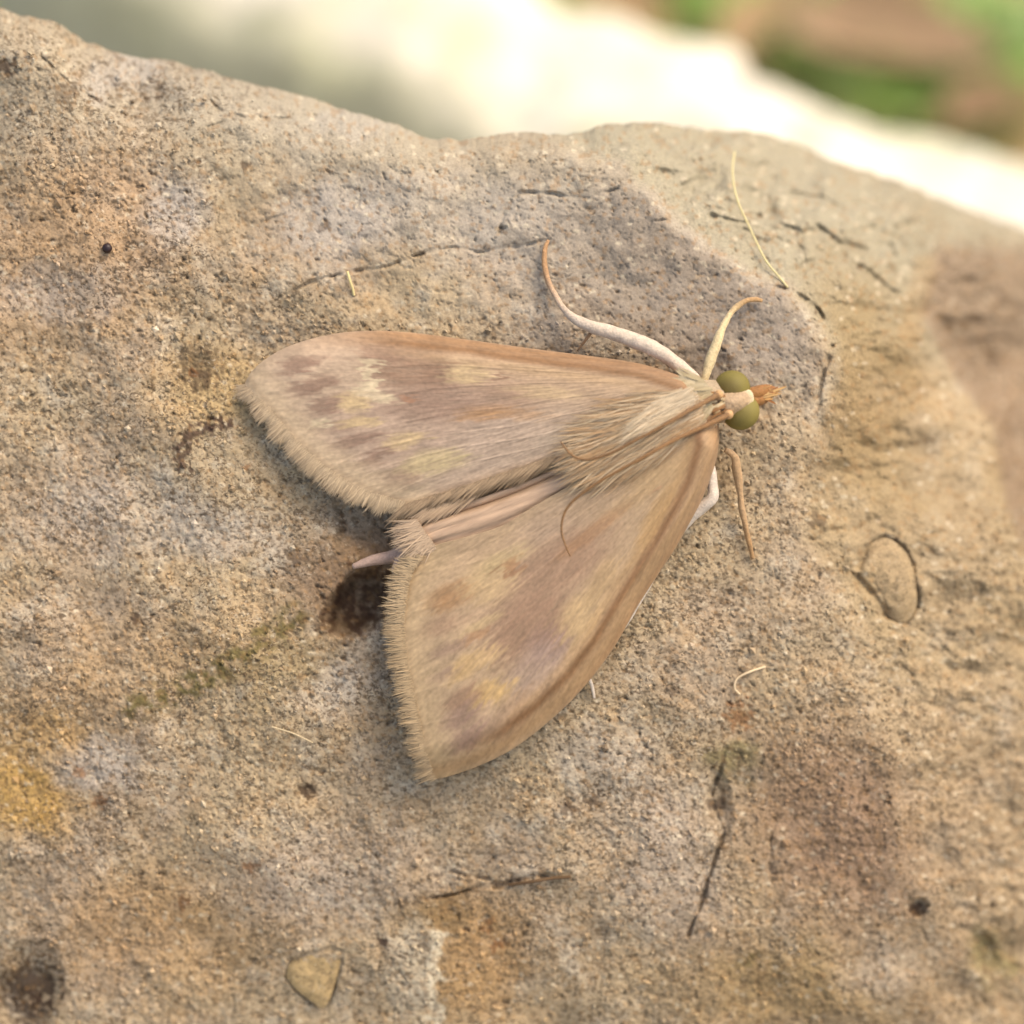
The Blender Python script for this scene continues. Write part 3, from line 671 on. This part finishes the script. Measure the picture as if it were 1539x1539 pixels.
bl1 = [(640, 640, 190, 70, -10, mv, .5), (860, 600, 160, 40, 12, (192, 158, 120), .6), (760, 660, 130, 38, -18, (208, 182, 156), .6),
       (610, 552, 66, 34, 6, dk2, .85), (662, 562, 26, 26, 0, dk2, .6), (570, 535, 30, 16, 10, dk, .6), (700, 600, 110, 30, 0, dk, .55), (640, 610, 60, 22, 0, dk, .45),
       (449, 549, 34, 11, -16, dk, .9), (470, 580, 40, 12, -18, dk, .9), (495, 608, 34, 12, -18, dk, .85), (535, 662, 40, 9, -14, dk, .8), (566, 685, 32, 11, -22, dk, .85), (598, 722, 36, 16, -28, dk, .85), (520, 640, 30, 8, -15, dk, .5),
       (534, 604, 24, 16, 0, ye, .95), (540, 634, 30, 8, -5, ye, .9), (606, 662, 32, 12, -12, ye, .9), (652, 694, 50, 18, -10, (214, 190, 140), .85), (702, 562, 30, 16, 0, ye, .85), (760, 620, 60, 10, 5, orr, .45), (820, 590, 50, 10, 5, ye, .5),
       (552, 566, 10, 26, -15, cr, .95), (575, 598, 20, 8, 10, cr, .8), (566, 545, 16, 5, 0, cr, .8), (485, 636, 14, 6, 0, cr, .9), (545, 585, 18, 10, 0, cr, .6),
       (753, 566, 9, 8, 0, dk2, .9), (615, 600, 8, 7, 0, (184, 130, 92), .6), (720, 625, 40, 7, -5, orr, .5), (880, 640, 70, 16, -22, (206, 186, 160), .6)]
cc1 = [(17, 8, (134, 94, 56), .9, .6, .85), (5, 10, (164, 122, 80), .85, .62, .9), (32, 9, (190, 154, 108), .5, .5, .8), (9, 14, (212, 184, 140), .0, 1, 1)]
w1, d1w = wing(co1, in1, ou1, z1, (200, 172, 142), bl1, 401, 1085, 560, cc1, (214, 186, 148))
tag(w1, 'tan forewing with dark streaks and pale yellow marks')
fringe(w1, np.array(ou1), edge_z(ou1, z1), 5200, (11, 25), (.8, 1.8), (214, 186, 148), (-.55, .45), .16, 11, out=True)
fringe(w1, np.array([(612, 768), (650, 756), (700, 741), (750, 724), (800, 708), (838, 694)]), [60, 66, 74, 82, 88, 92], 1900, (20, 44), (.9, 1.9), (198, 166, 128), (-2.0, .25), .14, 12, out=True, droop=-22)

# lower wing
co2 = [(1080, 632), (1080, 676), (1062, 735), (1037, 785), (1010, 832), (962, 905), (922, 974), (880, 1030), (830, 1080), (770, 1126), (715, 1153), (670, 1168), (646, 1172)]
in2 = [(1070, 632), (1000, 662), (940, 690), (880, 718), (830, 745), (791, 768), (752, 791), (700, 807), (655, 819), (632, 830)]
ou2 = [(646, 1172), (634, 1140), (624, 1100), (613, 1045), (602, 990), (597, 940), (601, 890), (613, 852), (632, 830)]
def z2(s, t, u, v):
    z = 116 - 62 * s ** .9 - 50 * np.clip(1 - s / .08, 0, 1) ** 2 + 12 * np.sin(np.pi * np.clip(t, 0, 1)) * (1 - .4 * s) + 12 * t * (1 - s)
    z = z - 58 * np.clip(1 - t / .15, 0, 1) ** 1.5 * (1 - .5 * s)
    return z - 14 * sstep(.85, 1, s) * (1 - t) + 8 * np.clip((t - .9) / .1, 0, 1) * s
db = (168, 132, 104); db2 = (158, 122, 96); dm = (160, 128, 108); yo = (206, 170, 118)
bl2 = [(820, 860, 130, 60, -40, (184, 150, 122), .5), (940, 730, 110, 32, -25, (202, 166, 116), .6), (860, 770, 90, 26, -25, (190, 162, 134), .6),
       (674, 897, 46, 18, -22, (166, 124, 82), .85), (660, 940, 40, 14, -22, db, .6), (676, 975, 36, 10, -22, dm, .6), (668, 1015, 34, 9, -22, dm, .55),
       (738, 873, 44, 32, -25, (208, 176, 128), .75), (760, 840, 40, 14, -25, (206, 180, 130), .6), (700, 1000, 20, 12, -20, yo, .7),
       (795, 945, 66, 48, -30, db2, .8), (822, 970, 32, 30, -30, dm, .85), (812, 1005, 46, 34, -40, (172, 146, 128), .7), (840, 850, 80, 36, -35, db, .7), (770, 852, 18, 12, 0, (160, 110, 74), .7),
       (872, 926, 26, 38, 30, (208, 174, 126), .85), (905, 870, 16, 36, 32, (192, 158, 110), .6),
       (716, 992, 34, 14, -20, yo, .7), (736, 1040, 34, 18, -25, (208, 170, 112), .9), (690, 1018, 26, 8, -20, yo, .6), (715, 955, 20, 8, -30, (176, 128, 84), .6), (722, 938, 34, 7, -25, (206, 176, 128), .7),
       (694, 1052, 30, 14, -28, db2, .8), (690, 1080, 36, 15, -25, dm, .85), (708, 1104, 38, 13, -25, dm, .9), (698, 1122, 26, 9, -22, dm, .7), (770, 1075, 22, 46, 40, db, .5), (750, 1090, 30, 20, 30, (184, 154, 124), .5),
       (890, 800, 70, 10, -38, (176, 128, 84), .5), (985, 780, 14, 60, 28, (192, 150, 92), .6)]
cc2 = [(30, 9, (134, 92, 56), .85, .78, .95), (12, 11, (184, 146, 104), .75, .9, 1.2), (44, 8, (196, 156, 106), .5, .6, .9), (3, 5, (172, 128, 84), .6, .5, .8)]
w2, d2w = wing(co2, in2, ou2, z2, (192, 162, 126), bl2, 431, 1100, 610, cc2, (200, 170, 128))
tag(w2, 'tan forewing with brown clouds and an orange yellow patch')
fringe(w2, np.array(ou2), edge_z(ou2, z2), 5200, (11, 25), (.8, 1.8), (200, 170, 128), (-.7, .05), .16, 13, out=False)
fringe(w2, np.array([(597, 935), (600, 905), (604, 880), (613, 852), (628, 834)]), [57, 60, 62, 64, 66], 700, (12, 30), (.9, 1.8), (206, 176, 134), (-.9, .25), .22, 14, out=False)

# hind wing fold showing between them, lying on the abdomen
top_ = catmull([(614, 792), (640, 776), (700, 756), (760, 736), (825, 710), (880, 686)], 90)
bot_ = catmull([(634, 832), (660, 824), (700, 812), (752, 798), (800, 772), (880, 724)], 90)
t = np.linspace(0, 1, 40)[None, :, None]; Pq = top_[:, None] * (1 - t) + bot_[:, None] * t
u, v = Pq[..., 0], Pq[..., 1]; t = t[..., 0] + 0 * u; s = np.linspace(0, 1, 90)[:, None] + 0 * u
z = 46 + 30 * s + 11 * np.sin(np.pi * np.clip((t - .12) / .88, 0, 1)) ** .8 + 2 * np.sin(t * 22) * (1 - s) - 10 * np.exp(-((t - .2) / .06) ** 2)
st = fbm(u / 60 + 3, (v + .38 * u) / 5, 3, 451)
c = np.array(lin(208, 174, 142))[None, None] * (1 + .3 * st[..., None]); c = c + (lin(178, 140, 100) - c) * (.6 * np.exp(-((t - .18) / .1) ** 2))[..., None]
hw = mesh_obj('hindwing', W(P(u, v, z + st).reshape(-1, 3)), grid_faces(90, 40)[:, ::-1], M_wing, moth, c.reshape(-1, 3) * MA, np.stack([u / 40, (v + .38 * u) / 6, 0 * u], -1).reshape(-1, 3))
md = hw.modifiers.new('thickness', 'SOLIDIFY'); md.thickness = 3 * S; md.offset = -1
tag(hw, 'plain folded hindwing showing between the forewings')
fringe(hw, np.array([(618, 786), (628, 802), (640, 818), (648, 830)]), [60, 66, 66, 60], 800, (22, 46), (1, 2.2), (210, 180, 146), (-.8, .3), .3, 15, out=True)
fringe(hw, np.array([(640, 775), (680, 763), (720, 750)]), [58, 62, 66], 300, (24, 46), (1, 2.2), (206, 174, 138), (-2.4, .5), .1, 16, out=True)

# body: abdomen, thorax and head in one skin
ax = np.array([(640, 806, 26, 8), (660, 798, 28, 20), (740, 764, 30, 26), (830, 722, 36, 34), (900, 688, 48, 48), (960, 658, 62, 60), (1010, 632, 64, 60), (1045, 614, 64, 46), (1066, 604, 66, 33), (1085, 603, 64, 32), (1108, 601, 62, 30), (1124, 599, 60, 20), (1130, 598, 60, 6)], float)
bp = P(ax[:, 0], ax[:, 1], ax[:, 2]); tv, tf, ts = tube(bp, ax[:, 3], 110, 36)
nn = fbm(tv[:, 0] / 14, tv[:, 1] / 14, 3, 461); tv[:, 2] += 2.5 * nn
bcol = np.array(lin(198, 174, 140))[None] * (1 + .25 * nn[:, None])
body = mesh_obj('body', W(tv), tf, M_leg, moth, bcol * MA)

# hair scales: thorax, collar, wing roots
def tuft(name, n, cu_, cv_, ru, rv_, ang, zf, dirf, ln, wd, colors, seed, parent=None, lift=.05):
    r = np.random.default_rng(seed); a = math.radians(ang)
    q = np.sqrt(r.random(n)); w = r.uniform(0, 2 * np.pi, n); x = q * np.cos(w) * ru; y = q * np.sin(w) * rv_
    u = cu_ + x * math.cos(a) - y * math.sin(a); v = cv_ + x * math.sin(a) + y * math.cos(a)
    z = zf(u, v, x, y); dx, dy = dirf(u, v, x, y)
    dirs = np.column_stack([dx + r.normal(0, .10, n), -dy + r.normal(0, .10, n), r.normal(lift, .06, n)])
    L = r.uniform(ln[0], ln[1], n)
    sag = np.column_stack([r.normal(0, 3, n), r.normal(0, 3, n), -L * r.uniform(.1, .3, n)])
    c = np.array([lin(*k) for k in colors])[r.integers(0, len(colors), n)] * r.uniform(.8, 1.15, n)[:, None] * MA
    bv, bf, bc = blades(P(u, v, z), dirs, L, r.uniform(wd[0], wd[1], n), sag, c)
    o = mesh_obj(name, W(bv), bf, M_hair, parent or moth, bc); tag(o, kind='stuff'); return o
TH = -27
zth = lambda u, v, x, y: 129 - .004 * y * y - .11 * np.maximum(40 - x, 0)
bk = lambda u, v, x, y: (-.9 + .0 * x, .42 + y * .007)
tuft('thorax_hair', 2300, 975, 645, 95, 46, TH, zth, bk, (36, 84), (1.0, 2.2), [(224, 192, 150), (228, 200, 160), (212, 178, 134), (198, 160, 116)], 21, body, .03)
tuft('thorax_hair', 480, 1012, 612, 46, 22, -35, lambda u, v, x, y: 132 - .01 * y * y, lambda u, v, x, y: (-.85, .5 - y * .008), (36, 74), (1.1, 2.4), [(236, 212, 174), (228, 202, 164)], 22, body)
tuft('collar_hair', 150, 1056, 594, 18, 28, -20, lambda u, v, x, y: 92 + 22 * np.sqrt(np.clip(1 - (y / 40) ** 2, .05, 1)), lambda u, v, x, y: (-.8, .35 + .03 * y), (22, 42), (3, 6), [(206, 184, 140), (220, 198, 156)], 23, body)
tuft('wing_root_hair', 420, 965, 586, 95, 24, 12, lambda u, v, x, y: 118 - .17 * np.abs(1050 - u), lambda u, v, x, y: (-.97, .04 - .003 * y), (30, 75), (1.1, 2.2), [(186, 142, 88), (204, 170, 122), (176, 134, 86), (200, 160, 100)], 24, w1, .02)
tuft('wing_root_hair', 330, 1022, 700, 60, 36, -45, lambda u, v, x, y: 122 - .12 * np.hypot(u - 1080, v - 640), lambda u, v, x, y: (-.80 - .002 * y, .6 - .004 * x), (30, 75), (1.1, 2.2), [(196, 150, 96), (206, 166, 110), (180, 134, 88), (190, 148, 112)], 25, w2, .02)

# head: forehead plate, eyes, palps
def shell(name, outline, z0, h, color, mat, parent, n=36, rings=8, flat=1.2, seed=1, edge=None):
    o = catmull(np.array(outline + outline[:1]), n + 1)[:-1]; c0 = o.mean(0)
    uu, vv, zz, ee = [], [], [], []
    for k in range(rings):
        f = 1 - k / rings
        uu.append(c0[0] + (o[:, 0] - c0[0]) * f); vv.append(c0[1] + (o[:, 1] - c0[1]) * f); zz.append(np.full(n, z0 + h * (1 - f ** (2 * flat)))); ee.append(np.full(n, f))
    uu = np.concatenate(uu + [[c0[0]]]); vv = np.concatenate(vv + [[c0[1]]]); zz = np.concatenate(zz + [[z0 + h]]); ee = np.concatenate(ee + [[0]])
    nz = fbm(uu / 6, vv / 6, 3, seed); zz = zz + 2.2 * nz
    i = np.arange(rings - 1)[:, None] * n; j = np.arange(n)[None]; j2 = (j + 1) % n
    q = np.stack([i + j, i + j2, i + n + j2, i + n + j], -1).reshape(-1, 4)[:, ::-1]; jj = np.arange(n)
    t = np.column_stack([(rings - 1) * n + (jj + 1) % n, (rings - 1) * n + jj, np.full(n, rings * n)])
    c = np.array(lin(*color))[None] * (1 + .3 * nz[:, None])
    if edge: c = c + (lin(*edge) - c) * sstep(.78, .95, ee)[:, None]
    return mesh_obj(name, W(P(uu, vv, zz)), [q, t], mat, parent, c * MA)
fr = shell('forehead_plate', [(1072, 594), (1086, 588), (1103, 585), (1127, 586), (1133, 598), (1129, 610), (1113, 622), (1094, 630), (1080, 628), (1070, 612)], 86, 20, (204, 172, 134), M_leg, moth, seed=5, edge=(236, 214, 172))
tuft('forehead_hair', 46, 1080, 606, 16, 16, 0, lambda u, v, x, y: 104 + 0 * x, lambda u, v, x, y: (-.9, .35 + .02 * y), (10, 22), (2.5, 4.5), [(226, 200, 156), (176, 128, 80), (210, 180, 130)], 26, fr)
def ball(name, u, v, z, r, color, dark, parent, mat, sq=(1, 1, 1)):
    n, m = 28, 18; a = np.linspace(0, 2 * np.pi, n, endpoint=False)[None]; b = np.linspace(-np.pi / 2, np.pi / 2, m)[:, None]
    d = np.stack([np.cos(b) * np.cos(a), np.cos(b) * np.sin(a), np.sin(b) + 0 * a], -1)
    vv = P(u, v, z) + d * r * np.array(sq); i = np.arange(m - 1)[:, None] * n; j = np.arange(n)[None]; j2 = (j + 1) % n
    f = np.stack([i + j, i + j2, i + n + j2, i + n + j], -1).reshape(-1, 4)
    k = sstep(.55, .95, d @ np.array([-.35, -.25, .9]) / 1.0)
    c = np.array(lin(*color)) + (lin(*dark) - lin(*color)) * (.55 * k)[..., None]
    return mesh_obj(name, W(vv.reshape(-1, 3)), f, mat, parent, c.reshape(-1, 3))
e1 = ball('eye', 1100, 584, 72, 27, (116, 104, 52), (88, 72, 42), moth, M_eye, (1, 1, .95))
e2 = ball('eye', 1113, 618, 70, 28, (124, 112, 60), (108, 94, 50), moth, M_eye, (1, 1, .95))
def tube_part(name, pts, rad, color, mat, n=60, seg=10, parent=None, tip=None, flat=1.0, seed=3):
    pts = np.array(pts, float); tv, tf, ts = tube(P(pts[:, 0], pts[:, 1], pts[:, 2]), np.array(rad, float), n, seg, flat)
    nz = fbm(tv[:, 0] / 9, tv[:, 1] / 9, 2, seed)
    tv = tv + (np.max(rad) * .16) * np.stack([fbm(tv[:, 0] / 13, tv[:, 2] / 9, 2, seed + 1), fbm(tv[:, 1] / 13, tv[:, 2] / 9, 2, seed + 2), nz], -1)
    c = np.array(lin(*color))[None] * (1 + .14 * nz[:, None])
    if tip is not None: c = c + (lin(*tip) - c) * sstep(.55, .9, ts)[:, None]
    return mesh_obj(name, W(tv), tf, mat, parent or moth, c * MA)
tube_part('palp', [(1124, 594, 72), (1140, 590, 68), (1155, 586, 62), (1168, 584, 54)], [10, 10, 8, 2], (170, 116, 62), M_leg, 24, 12)
tube_part('palp', [(1124, 604, 70), (1140, 600, 66), (1156, 594, 58), (1166, 591, 50)], [10, 10, 7, 2], (178, 124, 70), M_leg, 24, 12)
tuft('palp_hair', 60, 1146, 592, 16, 9, -12, lambda u, v, x, y: 74 - .35 * x, lambda u, v, x, y: (.95, -.2 + .03 * y), (10, 22), (2, 4), [(190, 140, 80), (204, 160, 100), (160, 104, 54)], 27, body, -.2)
tuft('collar_hair', 220, 1062, 626, 16, 24, -20, lambda u, v, x, y: 100 - .012 * y * y, lambda u, v, x, y: (-.8, .5 + .01 * y), (30, 60), (1.8, 3.6), [(200, 160, 112), (190, 150, 110), (210, 176, 134)], 28, body, .05)

# antennae, swept back over the wings
A1 = [(1078, 594), (1045, 612), (1012, 631), (980, 649), (949, 665), (925, 678), (905, 686), (882, 691), (864, 687), (851, 675), (842, 664)]
A2 = [(1094, 624), (1060, 640), (1012, 662), (985, 677), (960, 691), (930, 707), (900, 724), (869, 746), (853, 763), (845, 781), (844, 800), (850, 820), (857, 836)]
za = lambda k, a, b: np.linspace(a, b, k)
tube_part('antenna', np.column_stack([A1, [112, 134, 148, 150, 148, 144, 140, 136, 132, 130, 128]]), [4.6, 3.7, 3.2, 2.9, 2.7, 2.5, 2.3, 2.1, 1.9, 1.6, 1.1], (150, 112, 72), M_leg, 120, 8)
tube_part('antenna', np.column_stack([A2, [108, 126, 142, 152, 154, 150, 146, 138, 132, 128, 122, 116, 110]]), [4.6, 3.7, 3.2, 2.9, 2.7, 2.6, 2.4, 2.2, 2, 1.8, 1.5, 1.2, .9], (154, 114, 72), M_leg, 130, 8)
for (x, y) in ((1080, 593), (1095, 623)):
    ball('antenna_socket', x, y, 104, 7, (190, 150, 104), (180, 140, 96), moth, M_leg)

# legs
def lz(pts, hs):
    z = zat([p[0] for p in pts], [p[1] for p in pts]); return np.column_stack([pts, z + np.array(hs)])
m1 = [(1046, 570), (1040, 564), (1020, 549), (998, 533), (962, 515), (920, 500), (889, 491), (863, 479), (848, 465), (838, 450), (826, 428), (819, 400), (819, 376), (824, 361)]
ml = tube_part('middle_leg', lz(m1, [70, 66, 62, 58, 52, 46, 42, 34, 26, 20, 14, 11, 9, 7]), [7, 8, 9.5, 11, 11.5, 10.5, 9.5, 7, 5, 4.6, 4.3, 4, 3.6, 2.2], (232, 210, 184), M_leg, 110, 12, tip=(196, 150, 104))
tube_part('spur', lz([(890, 496), (883, 507), (868, 527)], [38, 34, 26]), [3, 2.6, 1.2], (176, 136, 96), M_leg, 16, 8, ml)
f1 = [(1058, 574), (1062, 560), (1068, 540), (1079, 511), (1089, 486), (1102, 466), (1120, 453), (1134, 450), (1145, 452)]
tube_part('front_leg', lz(f1, [68, 66, 58, 48, 38, 28, 20, 14, 9]), [6, 6.5, 8, 7, 5, 4.6, 4, 3.6, 2.4], (230, 206, 156), M_leg, 70, 12, tip=(196, 154, 104))
f2 = [(1090, 676), (1100, 682), (1105, 690), (1107, 704), (1110, 720), (1112, 740), (1115, 766), (1120, 790), (1125, 812), (1131, 840)]
tube_part('front_leg', lz(f2, [56, 54, 50, 44, 38, 32, 25, 18, 13, 7]), [4, 5, 6, 7.2, 6.6, 4.6, 5, 4.4, 4.2, 3], (206, 168, 124), M_leg, 70, 12, tip=(190, 148, 100))
m2 = [(1062, 690), (1068, 708), (1071, 730), (1070, 748), (1052, 765), (1033, 783), (1000, 830), (950, 920), (905, 985), (886, 1012), (890, 1032), (893, 1049)]
zz = [46, 50, 50, 50, 44, 36, 26, 20, 16, 14, 11, 8]
tube_part('middle_leg', lz(m2, zz), [7, 8, 7, 9, 9, 8, 6, 5, 4, 3.2, 2.8, 1.8], (232, 216, 196), M_leg, 110, 12)
for pts, hs in (([(700, 790), (650, 808), (615, 824), (590, 836), (560, 842), (530, 852)], [26, 26, 24, 20, 16, 12]), ([(690, 806), (645, 818), (618, 828), (604, 842), (598, 852), (592, 858)], [30, 30, 30, 26, 22, 16])):
    tube_part('hind_leg', lz(pts, hs), [8, 9, 10, 10, 8, 4], (202, 170, 150), M_leg, 50, 12)

# ------------------------------------------------------------------ small loose things on the stone
def loose_fibre(pts, hs, r, color, label, group=None):
    p = lz(pts, hs); tv, tf, _ = tube(P(p[:, 0], p[:, 1], p[:, 2]), np.full(len(pts), r), 60, 6)
    o = mesh_obj('fibre', W(tv), tf, M_hair, None, np.broadcast_to(lin(*color), (len(tv), 3)), origin=W(P(*p[0])))
    tag(o, label, 'fibre', group)
loose_fibre([(1104, 228), (1101, 260), (1108, 300), (1128, 345), (1150, 390), (1170, 415), (1184, 432)], [60, 50, 40, 30, 16, 8, 3], 1.7, (204, 188, 136), 'long yellowish hair standing off the rock edge above the moth')
loose_fibre([(522, 408), (526, 422), (530, 434), (532, 444)], [6, 8, 6, 3], 2.0, (204, 186, 130), 'short yellow fibre lying across the hairline crack in the rock')
loose_fibre([(1112, 1044), (1104, 1034), (1108, 1020), (1126, 1010), (1150, 1002)], [4, 7, 9, 8, 3], 1.8, (206, 182, 146), 'thin pale curled fibre on the rock beside the lower wing')
loose_fibre([(408, 1092), (440, 1102), (470, 1116)], [4, 6, 4], 1.0, (196, 176, 140), 'straight pale fibre on the rock below the olive streak')
loose_fibre([(765, 1330), (800, 1325), (830, 1320), (858, 1318)], [5, 9, 9, 6], 2.6, (96, 72, 46), 'dark stiff stalk lodged in the gouge of the rock')
o = ball('seed', 161, 373, float(zat(161, 373)[0]) + 5, 7.5, (40, 22, 20), (30, 18, 18), None, M_dark, (1, 1, .8))
tag(o, 'tiny round black seed stuck on the orange part of the rock', 'seed')

for o in list(bpy.data.objects):
    if '_o' in o: del o['_o']
